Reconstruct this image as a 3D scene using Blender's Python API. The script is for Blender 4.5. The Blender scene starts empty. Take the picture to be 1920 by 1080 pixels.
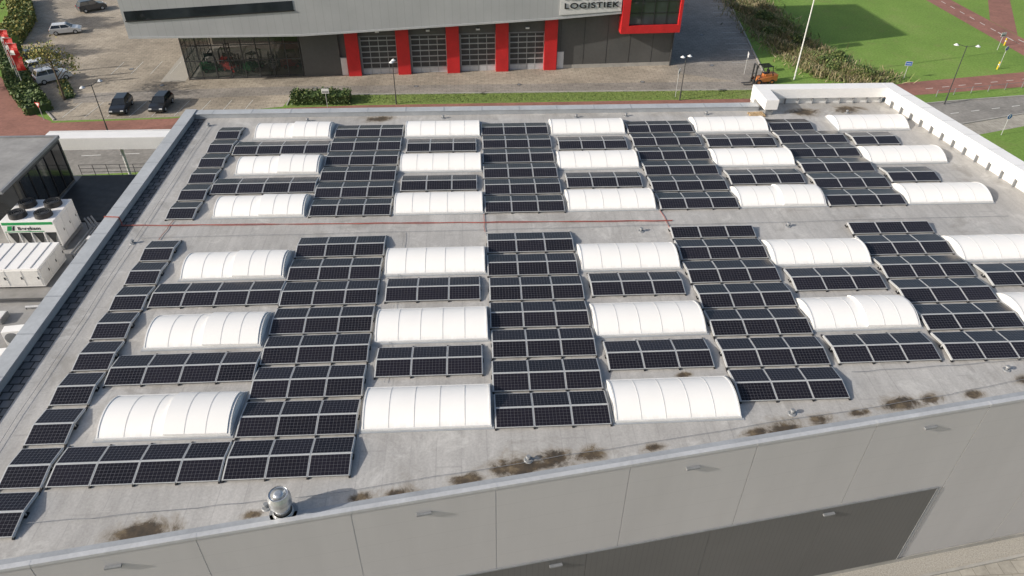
import bpy, bmesh, math, random
from mathutils import Matrix, Vector
random.seed(7)
S=bpy.context.scene; COL=S.collection
rad=math.radians
GZ=-12.4
# ------------------------------------------------------------------ node helpers
def sock(nt,v,inp):
    if isinstance(v,bpy.types.NodeSocket): nt.links.new(v,inp)
    elif v is not None:
        try: inp.default_value=v
        except Exception: inp.default_value=(*v,1)
def coord(nt,kind='Object',scale=None,rot=None,loc=None):
    t=nt.nodes.new('ShaderNodeTexCoord').outputs[kind]
    if scale or rot or loc:
        m=nt.nodes.new('ShaderNodeMapping'); nt.links.new(t,m.inputs[0])
        if loc: m.inputs[1].default_value=loc
        if rot: m.inputs[2].default_value=rot
        if scale: m.inputs[3].default_value=scale
        t=m.outputs[0]
    return t
def noise(nt,vec,scale,detail=5,rough=.6,dist=0):
    n=nt.nodes.new('ShaderNodeTexNoise'); nt.links.new(vec,n.inputs['Vector'])
    n.inputs['Scale'].default_value=scale; n.inputs['Detail'].default_value=detail
    n.inputs['Roughness'].default_value=rough; n.inputs['Distortion'].default_value=dist
    return n.outputs['Fac']
def ramp(nt,fac,stops,interp='LINEAR'):
    r=nt.nodes.new('ShaderNodeValToRGB'); nt.links.new(fac,r.inputs[0]); e=r.color_ramp.elements
    r.color_ramp.interpolation=interp
    while len(e)<len(stops): e.new(.5)
    for x,(p,c) in zip(e,stops):
        x.position=p; x.color=(c,c,c,1) if isinstance(c,(int,float)) else (*c,1)
    return r.outputs[0]
def mix(nt,fac,a,b,blend='MIX'):
    m=nt.nodes.new('ShaderNodeMix'); m.data_type='RGBA'; m.blend_type=blend; m.clamp_factor=True
    sock(nt,fac,m.inputs[0]); sock(nt,a,m.inputs[6]); sock(nt,b,m.inputs[7]); return m.outputs[2]
def mth(nt,op,a,b=None,c=None):
    m=nt.nodes.new('ShaderNodeMath'); m.operation=op
    sock(nt,a,m.inputs[0])
    if b is not None: sock(nt,b,m.inputs[1])
    if c is not None: sock(nt,c,m.inputs[2])
    return m.outputs[0]
def bump(nt,b,h,strength=.3,dist=.02):
    n=nt.nodes.new('ShaderNodeBump'); n.inputs['Strength'].default_value=strength; n.inputs['Distance'].default_value=dist
    nt.links.new(h,n.inputs['Height']); nt.links.new(n.outputs[0],b.inputs['Normal'])
def sepxyz(nt,v):
    s=nt.nodes.new('ShaderNodeSeparateXYZ'); nt.links.new(v,s.inputs[0]); return s.outputs
def mk(name,rough=.6,metal=0,spec=.5):
    m=bpy.data.materials.new(name); m.use_nodes=True; nt=m.node_tree; b=nt.nodes['Principled BSDF']
    b.inputs['Roughness'].default_value=rough; b.inputs['Metallic'].default_value=metal
    b.inputs['Specular IOR Level'].default_value=spec
    return m,nt,b
def c4(c): return (c[0],c[1],c[2],1)
def simple(name,col,rough=.6,metal=0,var=.25,scale=1.5,bmp=0,bscale=20,spec=.5,fine=.12):
    m,nt,b=mk(name,rough,metal,spec); v=coord(nt)
    f=noise(nt,v,scale); r=ramp(nt,f,[(.3,tuple(x*(1-var) for x in col)),(.7,tuple(min(1,x*(1+var)) for x in col))])
    f2=noise(nt,v,scale*9,3); r2=ramp(nt,f2,[(.3,1-fine),(.7,1.0)])
    r=mix(nt,1.0,r,r2,'MULTIPLY'); nt.links.new(r,b.inputs['Base Color'])
    if bmp: bump(nt,b,noise(nt,v,bscale,4),bmp)
    return m
# ------------------------------------------------------------------ materials
M={}
M['silver']=simple('aluminium_frame',(.52,.53,.53),.45,.15,.08,2)
M['white']=simple('white_paint',(.83,.825,.81),.45,0,.04,.7,fine=.05)
M['offwhite']=simple('offwhite_metal',(.70,.70,.685),.45,0,.07,1.5)
M['offgrey']=simple('rib_profile',(.52,.53,.54),.5,0,.08,2)
M['ribgrey']=simple('skylight_rib',(.63,.63,.62),.5,0,.06,2)
M['parapet']=simple('parapet_sheet',(.35,.37,.39),.5,.05,.12,.6)
M['copingblue']=simple('parapet_coping',(.44,.46,.475),.45,.05,.12,.5)
M['coping']=simple('coping_metal',(.52,.53,.54),.45,.1,.10,.6)
M['black']=simple('black_plastic',(.018,.018,.02),.5,0,.2,3)
M['darkmetal']=simple('dark_metal',(.06,.062,.065),.5,.2,.2,2)
M['midmetal']=simple('mid_grey_metal',(.24,.25,.26),.5,.1,.15,2)
M['doorgrey']=simple('roller_door_frame',(.36,.37,.37),.5,0,.1,2)
M['galv']=simple('galvanised_steel',(.60,.62,.64),.30,.7,.2,6)
M['red']=simple('red_cladding',(.55,.022,.025),.42,0,.12,.8)
M['redcable']=simple('red_cable',(.33,.085,.065),.6,0,.3,2)
M['wood']=simple('pallet_wood',(.42,.30,.17),.8,0,.3,4)
M['orange']=simple('orange_paint',(.50,.18,.055),.5,0,.2,2)
M['greenpaint']=simple('green_paint',(.02,.30,.09),.4,0,.12,2)
M['rubber']=simple('rubber',(.02,.02,.02),.85,0,.2,6)
M['darkwall']=simple('dark_grey_cladding',(.10,.10,.097),.55,.05,.12,.3)
M['concrete']=simple('concrete',(.40,.385,.35),.85,0,.15,.8,.3,15)
M['trunk']=simple('bark',(.12,.09,.06),.9,0,.3,5,.5,25)
M['blue']=simple('blue_sign',(.03,.13,.42),.4,0,.05,2)
M['yellow']=simple('yellow_sign',(.7,.5,.03),.5,0,.05,2)
M['lampglass']=simple('lamp_shade_white',(.75,.76,.76),.3,0,.03,2)
M['taillight']=simple('tail_light_red',(.35,.01,.01),.25,0,.05,2)
def carpaint(n,c):
    m,nt,b=mk(n,.28,.1); b.inputs['Coat Weight'].default_value=.6; b.inputs['Coat Roughness'].default_value=.08
    v=coord(nt); nt.links.new(ramp(nt,noise(nt,v,2),[(.3,tuple(x*.9 for x in c)),(.7,c)]),b.inputs['Base Color']); return m
M['carwhite']=carpaint('car_paint_white',(.72,.73,.73)); M['carblack']=carpaint('car_paint_black',(.015,.016,.018))
M['cargrey']=carpaint('car_paint_dark_grey',(.06,.065,.07))
def glassmat(n,c,rough=.08):
    m,nt,b=mk(n,rough,0,.8); v=coord(nt)
    nt.links.new(ramp(nt,noise(nt,v,.35,3),[(.35,tuple(x*.6 for x in c)),(.7,tuple(x*1.6 for x in c))]),b.inputs['Base Color']); return m
M['glass']=glassmat('dark_glass',(.025,.03,.035)); M['carglass']=glassmat('car_glass',(.015,.018,.02))
m,nt,b=mk('showroom_glass',.05,0,.8); b.inputs['Base Color'].default_value=(.02,.03,.03,1)
tr=nt.nodes.new('ShaderNodeBsdfTransparent'); ms=nt.nodes.new('ShaderNodeMixShader'); ms.inputs[0].default_value=.4
nt.links.new(tr.outputs[0],ms.inputs[1]); nt.links.new(b.outputs[0],ms.inputs[2]); nt.links.new(ms.outputs[0],nt.nodes['Material Output'].inputs[0])
fl=ramp(nt,noise(nt,coord(nt),.4),[(.3,(.01,.015,.015)),(.7,(.03,.05,.045))]); nt.links.new(fl,b.inputs['Base Color'])
M['showglass']=m
# solar cells
m,nt,b=mk('solar_cells',.24,0,.35)
v=coord(nt); o=sepxyz(nt,v)
def grid(s,off,pitch):
    t=mth(nt,'SUBTRACT',s,off); t=mth(nt,'DIVIDE',t,pitch); t=mth(nt,'FRACT',t); t=mth(nt,'SUBTRACT',t,.5); return mth(nt,'ABSOLUTE',t)
gx=grid(o[0],.04,.157); gy=grid(o[1],.035,.155)
ln=mth(nt,'GREATER_THAN',mth(nt,'MAXIMUM',gx,gy),.474)
dm=mth(nt,'GREATER_THAN',mth(nt,'ADD',gx,gy),.89)
ln=mth(nt,'MAXIMUM',ln,dm)
oi=nt.nodes.new('ShaderNodeObjectInfo')
cellc=mix(nt,oi.outputs['Random'],(.007,.007,.011,1),(.016,.014,.022,1))
ns=noise(nt,coord(nt),2.2,2); cellc=mix(nt,ns,cellc,(.013,.011,.013,1))
cc=mix(nt,ln,cellc,(.105,.105,.115,1)); nt.links.new(cc,b.inputs['Base Color'])
M['cells']=m
# opal skylight
m,nt,b=mk('opal_polycarbonate',.5,0,.3); v=coord(nt)
oi=nt.nodes.new('ShaderNodeObjectInfo')
f=ramp(nt,noise(nt,v,.8,4),[(.3,(.845,.835,.81)),(.7,(.875,.865,.84))])
x=mix(nt,1,f,ramp(nt,oi.outputs['Random'],[(0,.96),(1,1.0)]),'MULTIPLY')
o=sepxyz(nt,v); dirt=ramp(nt,mth(nt,'ADD',mth(nt,'MULTIPLY',o[2],1.4),mth(nt,'MULTIPLY',noise(nt,coord(nt,scale=(3,.6,1)),2,5,.7),.4)),[(.34,.86),(.52,1.0)])
x=mix(nt,1,x,dirt,'MULTIPLY'); nt.links.new(x,b.inputs['Base Color']); M['opal']=m
# roof membrane
m,nt,b=mk('roof_membrane',.55,0,.4); v=coord(nt)
base=ramp(nt,noise(nt,v,.16,6,.65),[(.3,(.365,.352,.332)),(.5,(.42,.408,.388)),(.72,(.49,.478,.458))])
st=noise(nt,coord(nt,scale=(1.6,.25,1)),1.3,6,.7); base=mix(nt,1,base,ramp(nt,st,[(.35,.86),(.6,1.04)]),'MULTIPLY')
fine=noise(nt,v,9,5,.75); base=mix(nt,1,base,ramp(nt,fine,[(.3,.82),(.7,1.1)]),'MULTIPLY')
o=sepxyz(nt,v)
sx=mth(nt,'ABSOLUTE',mth(nt,'SUBTRACT',mth(nt,'FRACT',mth(nt,'DIVIDE',o[0],1.06)),.5))
seam=mth(nt,'GREATER_THAN',sx,.479)
sy=mth(nt,'ABSOLUTE',mth(nt,'SUBTRACT',mth(nt,'FRACT',mth(nt,'ADD',mth(nt,'DIVIDE',o[1],8.7),mth(nt,'MULTIPLY',mth(nt,'FLOOR',mth(nt,'DIVIDE',o[0],1.06)),.37))),.5))
seam=mth(nt,'MAXIMUM',seam,mth(nt,'GREATER_THAN',sy,.495))
sn=ramp(nt,noise(nt,v,.6,4),[(.35,.06),(.65,.42)]); base=mix(nt,mth(nt,'MULTIPLY',seam,sn),base,(.22,.215,.21,1))
pale=ramp(nt,noise(nt,coord(nt,loc=(5,3,0)),.5,6,.75,.6),[(.54,0.0),(.66,.5)]); base=mix(nt,pale,base,(.60,.59,.56,1))
damp=ramp(nt,noise(nt,coord(nt,loc=(50,30,0)),.28,6,.75,.5),[(.55,0.0),(.65,.5)]); base=mix(nt,damp,base,(.24,.225,.20,1))
A=rad(8.78); ca,sa=math.cos(A),math.sin(A)
r1=coord(nt,rot=(0,0,-A)); mp=nt.nodes.new('ShaderNodeMapping'); nt.links.new(r1,mp.inputs[0]); mp.inputs[3].default_value=(1,2,0)
acc=None
for (x,y,r) in [(11.9,.2,1.5),(13.3,.5,1.2),(14.9,.75,.9),(9.7,-.35,.9),(7.0,-.9,.8),(5.6,-1.0,.5),(23.6,1.75,1.3),(25.2,2.2,.8),(22.3,1.6,.7),(29.4,2.95,1.2),(30.9,3.2,.8),(-2.3,-2.2,1.4),(4.0,-1.8,.7),(20.0,5.25,.45),(3,34.6,1.3),(37,34.8,1.6),(41,35.2,1.6),(33,3.4,.6),(36,4.2,.7),(1.5,-1.6,.5),(17.6,.95,.6),(27.2,2.5,.6)]:
    cx,cy=ca*x+sa*y,2*(-sa*x+ca*y)
    vm=nt.nodes.new('ShaderNodeVectorMath'); vm.operation='DISTANCE'; nt.links.new(mp.outputs[0],vm.inputs[0]); vm.inputs[1].default_value=(cx,cy,0)
    q=mth(nt,'SUBTRACT',1,mth(nt,'DIVIDE',vm.outputs['Value'],r)); acc=q if acc is None else mth(nt,'MAXIMUM',acc,q)
acc=mth(nt,'MAXIMUM',acc,-.6)
mn=noise(nt,v,1.1,10,.76,.6); mm=mth(nt,'ADD',mth(nt,'MULTIPLY',acc,.36),mn)
mask=ramp(nt,mm,[(.57,0.0),(.70,.92)])
mosc=ramp(nt,noise(nt,v,1.6,7,.7),[(.38,(.028,.021,.013)),(.52,(.07,.048,.026)),(.68,(.19,.145,.085))])
halo=ramp(nt,mm,[(.42,0.0),(.6,.6)]); base=mix(nt,halo,base,(.25,.215,.165,1))
base=mix(nt,mask,base,mosc); nt.links.new(base,b.inputs['Base Color'])
nt.links.new(ramp(nt,noise(nt,v,.5,4),[(.35,.40),(.65,.65)]),b.inputs['Roughness']); bump(nt,b,fine,.2,.02)
M['roof']=m
M['lowroof']=simple('low_roof_membrane',(.29,.285,.275),.7,0,.3,.35,.2,8)
def brickmat(n,c1,c2,mortar,scale,bw=.5,rh=.25,ms=.02,rough=.85,rot=0,big=.25,spec=.3):
    m,nt,b=mk(n,rough,0,spec); v=coord(nt,rot=(0,0,rot)); t=nt.nodes.new('ShaderNodeTexBrick'); nt.links.new(v,t.inputs[0])
    t.inputs['Color1'].default_value=c4(c1); t.inputs['Color2'].default_value=c4(c2); t.inputs['Mortar'].default_value=c4(mortar)
    t.inputs['Scale'].default_value=scale; t.inputs['Brick Width'].default_value=bw; t.inputs['Row Height'].default_value=rh; t.inputs['Mortar Size'].default_value=ms
    w=coord(nt); r=ramp(nt,noise(nt,w,.12,7,.7,.3),[(.32,1-big),(.68,1+big*.6)]); c=mix(nt,1,t.outputs[0],r,'MULTIPLY')
    r=ramp(nt,noise(nt,w,1.6,7,.8),[(.3,.70),(.7,1.15)]); c=mix(nt,1,c,r,'MULTIPLY')
    nt.links.new(c,b.inputs['Base Color']); bump(nt,b,t.outputs[1],.3,.01); return m
M['tiles']=brickmat('roof_tiles',(.20,.20,.20),(.11,.11,.115),(.04,.04,.04),1,.5,.5,.04)
M['pavers']=brickmat('yard_pavers',(.43,.375,.30),(.37,.325,.26),(.24,.21,.17),1,1.0,.5,.03,big=.35)
M['drive']=brickmat('driveway_pavers',(.34,.31,.27),(.295,.27,.24),(.2,.18,.16),1,1.0,.5,.03,big=.3)
M['pavement']=brickmat('pavement_slabs',(.46,.43,.37),(.41,.385,.33),(.28,.26,.22),1,.8,.8,.02)
M['redpath']=simple('red_asphalt',(.30,.14,.105),.85,0,.22,.3,.2,30,fine=.25)
M['asphalt']=simple('road_asphalt',(.29,.275,.25),.85,0,.22,.25,.2,30,fine=.3)
M['gravel']=simple('gravel',(.50,.47,.41),.9,0,.3,14,.8,30,fine=.5)
M['paint']=simple('road_paint',(.74,.74,.70),.7,0,.2,3)
def grassmat(n,a,b_,c_):
    m,nt,b=mk(n,.9,0,.15); v=coord(nt)
    c=ramp(nt,noise(nt,v,.07,7,.7),[(.3,a),(.55,b_),(.75,c_)])
    c=mix(nt,1,c,ramp(nt,noise(nt,v,3.5,6,.8),[(.3,.55),(.7,1.25)]),'MULTIPLY')
    c=mix(nt,ramp(nt,noise(nt,v,.35,7,.75),[(.54,0.),(.7,.5)]),c,(.22,.21,.09,1))
    nt.links.new(c,b.inputs['Base Color']); bump(nt,b,noise(nt,v,6,5,.8),.5,.06); return m
M['grass']=grassmat('grass',(.15,.255,.055),(.195,.315,.068),(.255,.34,.10))
M['verge']=grassmat('grass_verge',(.16,.23,.065),(.20,.27,.075),(.24,.27,.11))
for k,c in dict(leafA=(.05,.09,.022),leafB=(.10,.15,.04),leafC=(.17,.20,.06),leafY=(.34,.29,.08),reedA=(.29,.24,.135),reedB=(.18,.18,.075),reedC=(.40,.34,.21)).items():
    M[k]=simple(k.lower()+'_foliage',c,.7,0,.35,3)
# facade cladding
m,nt,b=mk('light_grey_cladding',.42,.05,.4); v=coord(nt); o=sepxyz(nt,v)
g=mth(nt,'ABSOLUTE',mth(nt,'SUBTRACT',mth(nt,'FRACT',mth(nt,'DIVIDE',o[2],1.17)),.5)); l=mth(nt,'GREATER_THAN',g,.492)
c=ramp(nt,noise(nt,coord(nt,scale=(1,1,.3)),.25,3),[(.3,(.475,.468,.465)),(.7,(.505,.498,.495))])
c=mix(nt,1,c,ramp(nt,noise(nt,coord(nt,scale=(1,1,.15)),1.2,4),[(.35,.975),(.65,1.01)]),'MULTIPLY')
c=mix(nt,mth(nt,'MULTIPLY',l,.22),c,(.24,.24,.24,1)); nt.links.new(c,b.inputs['Base Color']); M['facade']=m
m,nt,b=mk('dark_facade_cladding',.5,.05,.4); v=coord(nt)
c=ramp(nt,noise(nt,v,.3,4),[(.3,(.115,.115,.112)),(.7,(.130,.130,.127))]); o=sepxyz(nt,v)
g=mth(nt,'FRACT',mth(nt,'DIVIDE',mth(nt,'ADD',mth(nt,'MULTIPLY',o[0],ca),mth(nt,'MULTIPLY',o[1],sa)),.28)); c=mix(nt,mth(nt,'MULTIPLY',mth(nt,'GREATER_THAN',g,.9),.3),c,(.05,.05,.05,1))
nt.links.new(c,b.inputs['Base Color']); M['darkfacade']=m
m,nt,b=mk('ribbed_grey_cladding',.45,.05,.4); v=coord(nt); o=sepxyz(nt,v)
c=ramp(nt,noise(nt,v,.25,5),[(.3,(.40,.41,.42)),(.7,(.46,.47,.48))])
g=mth(nt,'FRACT',mth(nt,'DIVIDE',o[0],1.0)); c=mix(nt,mth(nt,'MULTIPLY',mth(nt,'GREATER_THAN',g,.94),.25),c,(.2,.2,.2,1))
nt.links.new(c,b.inputs['Base Color']); M['ribbed']=m
# ------------------------------------------------------------------ mesh builder
class MB:
    def __init__(s): s.v=[];s.f=[];s.mi=[];s.mats=[]
    def m(s,k):
        if k not in s.mats: s.mats.append(k)
        return s.mats.index(k)
    def face(s,vs,mat):
        n=len(s.v); s.v+=[tuple(p) for p in vs]; s.f.append(tuple(range(n,n+len(vs)))); s.mi.append(s.m(mat))
    def box(s,x0,x1,y0,y1,z0,z1,mat,T=None):
        P=[(x0,y0,z0),(x1,y0,z0),(x1,y1,z0),(x0,y1,z0),(x0,y0,z1),(x1,y0,z1),(x1,y1,z1),(x0,y1,z1)]
        if T is not None: P=[tuple(T@Vector(p)) for p in P]
        s.hexa(P,mat)
    def hexa(s,P,mat):
        n=len(s.v); s.v+=P; k=s.m(mat)
        for f in ((0,3,2,1),(4,5,6,7),(0,1,5,4),(1,2,6,5),(2,3,7,6),(3,0,4,7)): s.f.append(tuple(n+i for i in f)); s.mi.append(k)
    def prism(s,poly,z0,z1,mat,cap=None):
        n=len(s.v); N=len(poly); s.v+=[(x,y,z0) for x,y in poly]+[(x,y,z1) for x,y in poly]; k=s.m(mat)
        for i in range(N): j=(i+1)%N; s.f.append((n+i,n+j,n+N+j,n+N+i)); s.mi.append(k)
        s.f.append(tuple(n+N+i for i in range(N))); s.mi.append(s.m(cap or mat)); s.f.append(tuple(n+N-1-i for i in range(N))); s.mi.append(k)
    def tube(s,a,b,r0,r1=None,mat='silver',n=10,caps=True):
        a=Vector(a);b=Vector(b); r1=r0 if r1 is None else r1; d=(b-a).normalized()
        u=d.orthogonal().normalized(); w=d.cross(u); k=s.m(mat); N=len(s.v)
        for c,r in ((a,r0),(b,r1)):
            for i in range(n):
                t=2*math.pi*i/n; s.v.append(tuple(c+u*math.cos(t)*r+w*math.sin(t)*r))
        for i in range(n): j=(i+1)%n; s.f.append((N+i,N+j,N+n+j,N+n+i)); s.mi.append(k)
        if caps: s.f.append(tuple(N+n-1-i for i in range(n))); s.mi.append(k); s.f.append(tuple(N+n+i for i in range(n))); s.mi.append(k)
    def build(s,name,parent=None,world=True,bevel=0,smooth=False):
        me=bpy.data.meshes.new(name); me.from_pydata(s.v,[],s.f)
        for k in s.mats: me.materials.append(M[k])
        me.polygons.foreach_set('material_index',s.mi); me.update()
        if bevel:
            bm=bmesh.new(); bm.from_mesh(me); bmesh.ops.recalc_face_normals(bm,faces=bm.faces)
            bmesh.ops.bevel(bm,geom=bm.edges[:],offset=bevel,segments=2,affect='EDGES',profile=.6); bm.to_mesh(me); bm.free()
        if smooth:
            for p in me.polygons: p.use_smooth=len(p.vertices)==4
        ob=bpy.data.objects.new(name,me); COL.objects.link(ob)
        if parent:
            ob.parent=parent
            if world: ob.location=-parent.location
        return ob
def empty(name,label,cat,loc=(0,0,0),rz=0,group=None):
    e=bpy.data.objects.new(name,None); e.empty_display_size=.3; COL.objects.link(e); e.location=loc; e.rotation_euler=(0,0,rz)
    tag(e,label,cat,group); return e
def tag(o,label,cat,group=None):
    o['label']=label; o['category']=cat
    if group: o['group']=group
def dup(root,loc,rz=0,label=None,sc=None):
    def cp(o,par):
        n=o.copy(); COL.objects.link(n)
        if par: n.parent=par
        for c in o.children: cp(c,n)
        return n
    n=cp(root,None); n.location=loc; n.rotation_euler=(0,0,rz)
    if label: n['label']=label
    return n
def sheet(name,poly,z,mat):
    b=MB(); b.face([(x,y,0) for x,y in poly],mat); o=b.build(name); o.location=(0,0,z); o['kind']='structure'; return o
# ------------------------------------------------------------------ GROUND
sheet('ground',[(-500,-300),(500,-300),(500,700),(-500,700)],GZ,'grass')
e=.004
sheet('yard_paving',[(-39,63.3),(-25.6,63.9),(-13,66.6),(-12.6,70.1),(49,70.1),(50,73.6),(44,74.5),(44,125),(-70,125),(-62,104),(-55,88),(-46,72)],GZ+e,'pavers')
sheet('driveway',[(39,76),(49,71.5),(50.2,75),(55.8,112),(57,130),(40,130)],GZ+2*e,'drive')
sheet('street',[(-14,70.3),(48.9,70.3),(49,72.9),(-14,73.1),(-24,72.6),(-40,71.5),(-39,68.5),(-24,69.6)],GZ+3*e,'drive')
sheet('gravel_bed',[(-30.6,75.2),(-27.4,75.3),(-27.8,90),(-31,90)],GZ+2*e,'gravel')
sheet('cycle_path',[(-60,61),(-42,62.6),(-25.6,63.5),(-12,66.2),(-4,66.7),(50,67.2),(60,69.0),(68.5,71.8),(87,75.1),(110,79),(110,73),(83.4,69.8),(68,67.6),(50,63.2),(-4,62.6),(-12,62.3),(-25,60.2),(-60,57.6)],GZ+e*3,'redpath')
sheet('cycle_path',[(-78,100),(-74,101),(-52,77.5),(-43,66),(-39,63),(-42,60),(-50,62),(-56,73)],GZ+e*4,'redpath')
sheet('cycle_path',[(91.3,140),(95.7,140),(95.7,80),(97.2,77.2),(88.5,75.7),(91.0,79)],GZ+e*4,'redpath')
sheet('cycle_path',[(95.8,98),(106,116),(110,116),(95.8,90.5)],GZ+e*2,'redpath')
sheet('road',[(-120,50),(-30,57.2),(0,59.6),(50,61.5),(71,65.3),(110,70.5),(110,66.3),(78,61.4),(60,56.3),(0,52),(-120,43)],GZ+e,'asphalt')
sheet('road',[(-64,125),(-90,125),(-120,100),(-120,85),(-84,88),(-76,104)],GZ+e*2,'asphalt')
sheet('pavement',[(60,56.1),(78,61.2),(110,66.1),(110,63.4),(79,58.8),(62,53.6)],GZ+e*2,'pavement')
T9=Matrix.Translation((-6.9,-3.48,0))@Matrix.Rotation(A,4,'Z')
def Q(u,v,z=0): p=T9@Vector((u,v,z)); return (p.x,p.y)
sheet('gravel_strip',[Q(-6,-1.1),Q(60,-1.1),Q(60,-.05),Q(-6,-.05)],GZ+e*2,'gravel')
sheet('pavement',[Q(-60,-80),Q(110,-80),Q(110,-1.25),Q(-60,-1.25)],GZ+e,'pavement')
k=MB(); k.hexa([(*Q(-6,-1.25),GZ),(*Q(60,-1.25),GZ),(*Q(60,-1.1),GZ),(*Q(-6,-1.1),GZ),(*Q(-6,-1.25),GZ+.12),(*Q(60,-1.25),GZ+.12),(*Q(60,-1.1),GZ+.12),(*Q(-6,-1.1),GZ+.12)],'concrete'); o=k.build('kerb'); o['kind']='structure'
def kerb(pts,w=.18):
    k=MB()
    for (x0,y0),(x1,y1) in zip(pts,pts[1:]):
        d=Vector((x1-x0,y1-y0)); L=d.length; T=Matrix.Translation((x0,y0,GZ))@Matrix.Rotation(math.atan2(d.y,d.x),4,'Z'); k.box(0,L,-w/2,w/2,-.02,.12,'concrete',T)
    o=k.build('kerb'); o['kind']='structure'
kerb([(-12.6,66.9),(-12.6,70.05),(49,70.05)]); kerb([(49.6,73.4),(50.4,76),(55.9,112),(57.1,130)]); kerb([(-39,63.5),(-45.9,72),(-54.9,88),(-62,104)])
kerb([(0,59.7),(50,61.6),(71,65.4),(110,70.6)]); kerb([(60,56.2),(78,61.3),(110,66.2)])
def lines(rects,name='lane_marking',z=GZ+e*6):
    k=MB()
    for (x,y,L,w,a) in rects:
        T=Matrix.Translation((x,y,0))@Matrix.Rotation(rad(a),4,'Z'); k.face([T@Vector(p) for p in ((0,-w/2,0),(L,-w/2,0),(L,w/2,0),(0,w/2,0))],'paint')
    o=k.build(name); o.location=(0,0,z); o['kind']='structure'
lines([(60+i*3,58.9+i*3*.21+.9,1.2,.12,12) for i in range(0,16)]+[(-60+i*4,52.4+i*.24,2,.12,3.5) for i in range(30)])
lines([(93.5,139-i*3,1.4,.13,-90) for i in range(20)]+[(91.5+i*.85,81.5,.5,.5,0) for i in range(5)]+[(93.5,92,5.5,.16,-90),(94.6,88.5,4.5,.16,-82)]+[(70+i*2.5,69.6+i*.48,1.1,.1,10) for i in range(10)])
lines([(-30.6+i*2.6,64.2,4.6,.06,84) for i in range(-3,6)]+[(-38+i*2.6,78,4.8,.06,90) for i in range(4)]+[(47.2+i*.42,80+i*2.6,3.6,.06,2) for i in range(12)],'bay_marking')
for (x,y) in [(-10,72.4),(3,72.6),(16.5,72.8),(33,73.2),(44,79),(-30,74),(46,92),(-36,80)]:
    k=MB(); k.tube((x,y,GZ+.006),(x,y,GZ+.03),.32,.32,'darkmetal',14); k.tube((x,y,GZ+.03),(x,y,GZ+.035),.24,.24,'midmetal',14); o=k.build('manhole_cover'); tag(o,'round dark iron manhole cover in the paving','manhole cover','manhole covers in the street')
# ------------------------------------------------------------------ WAREHOUSE
foot=[(-12.1,-4.28),(50.3,5.36),(45.3,37.5),(33.5,37.5),(33.5,35.9),(-12.1,35.9)]
W=empty('warehouse_building','large grey warehouse with flat roof and light metal cladding','building',(15,15,GZ))
b=MB(); inset=[(-12.05,-4.2),(50.2,5.42),(45.25,37.45),(33.55,37.45),(33.55,35.85),(-12.05,35.85)]
b.prism(inset,GZ,-.05,'facade'); b.build('wall',W)
b=MB(); b.face([(x,y,0) for x,y in foot],'roof'); b.build('roof',W)
b=MB()
joints=[-5.2,.95,6.62,12.3,18.0,23.66,29.35,35.05,40.75,46.4,52.1,57.6]
b.box(-5.2,57.6,-.045,.03,-12.0,-.02,'offgrey',T9)
for u0,u1 in zip(joints,joints[1:]):
    b.box(u0+.016,u1-.016,-.07,-.046,-12.0,-.02,'facade',T9)
b.build('cladding',W)
b=MB(); uL,uR=4.0,40.4
for i in range(6):
    a0=uL+(uR-uL)*i/6; a1=uL+(uR-uL)*(i+1)/6; b.box(a0+.006,a1-.006,-.11,-.072,-12.05,-5.8,'darkfacade',T9)
b.box(uL-.05,uR+.05,-.13,-.072,-5.8,-5.72,'midmetal',T9); b.box(uR,uR+.08,-.13,-.072,-12.05,-5.8,'midmetal',T9); b.build('dark_cladding',W)
b=MB(); b.box(-5.2,57.6,-.1,.03,-12.4,-12.05,'concrete',T9); b.build('plinth',W)
b=MB(); b.box(-5.3,57.7,-.11,.10,-.02,.12,'coping',T9)
for u in joints[1:-1]:
    b.box(u-.06,u+.06,-.115,.105,-.025,.125,'coping',T9)
b.build('coping',W)
b=MB(); b.box(-12.12,-11.35,-4.15,36,0,.40,'parapet'); b.box(-12.16,-11.31,-4.1,36.0,.40,.44,'copingblue')
for i in range(13): b.box(-12.17,-11.30,-3.0+3*i,-2.9+3*i,.441,.447,'parapet')
b.build('parapet',W,bevel=.004)
b=MB(); b.box(-11.34,33.45,35.2,35.95,0,.34,'parapet'); b.box(-11.30,33.45,35.16,35.98,.34,.38,'copingblue')
for i in range(15): b.box(-10+3*i,-9.9+3*i,35.15,35.99,.381,.387,'parapet')
b.build('parapet',W,bevel=.004)
b=MB(); b.face([(-11.33,-3.9,.006),(-10.5,-3.8,.006),(-10.5,35.1,.006),(-11.33,35.1,.006)],'tiles'); b.build('tile_strip',W)
rw=lambda Y,o: (46.8-.16*(Y-21.1)+o,Y)
b=MB()
b.box(33.5,44.35,36.4,37.5,.5,1.3,'white'); b.box(33.5,44.35,36.6,37.45,0,.5,'offwhite')
b.prism([rw(6.2,0),(50.4,5.45),(45.3,37.5),(44.36,37.5),rw(36.35,0)],.55,1.3,'white')
b.prism([rw(6.2,.10),rw(6.2,1.0),(45.2,37.4),(44.57,36.5)],0,.55,'offwhite')
b.box(33.5,34.55,34.2,36.39,.5,1.3,'white')
b.build('white_parapet',W,bevel=.015)
b=MB(); b.box(33.7,34.2,34.35,34.7,0,.5,'midmetal'); b.build('parapet_bracket',W)
for i in range(9):
    b=MB(); b.box(34.9+i*1.15,34.96+i*1.15,36.42,36.60,0,.5,'midmetal'); b.build('parapet_bracket',W)
for i in range(25):
    x,yy=rw(35.4-i*1.2,-.05); b=MB(); b.box(x-.02,x+.16,yy-.04,yy+.04,0,.6,'midmetal'); b.build('parapet_bracket',W)
b=MB()
for i in range(12):
    x,yy=rw(34.8-i*2.4,-.006); b.box(x,x+1.15,yy-.02,yy+.02,.56,1.306,'offgrey')
b.build('panel_joint',W)
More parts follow.
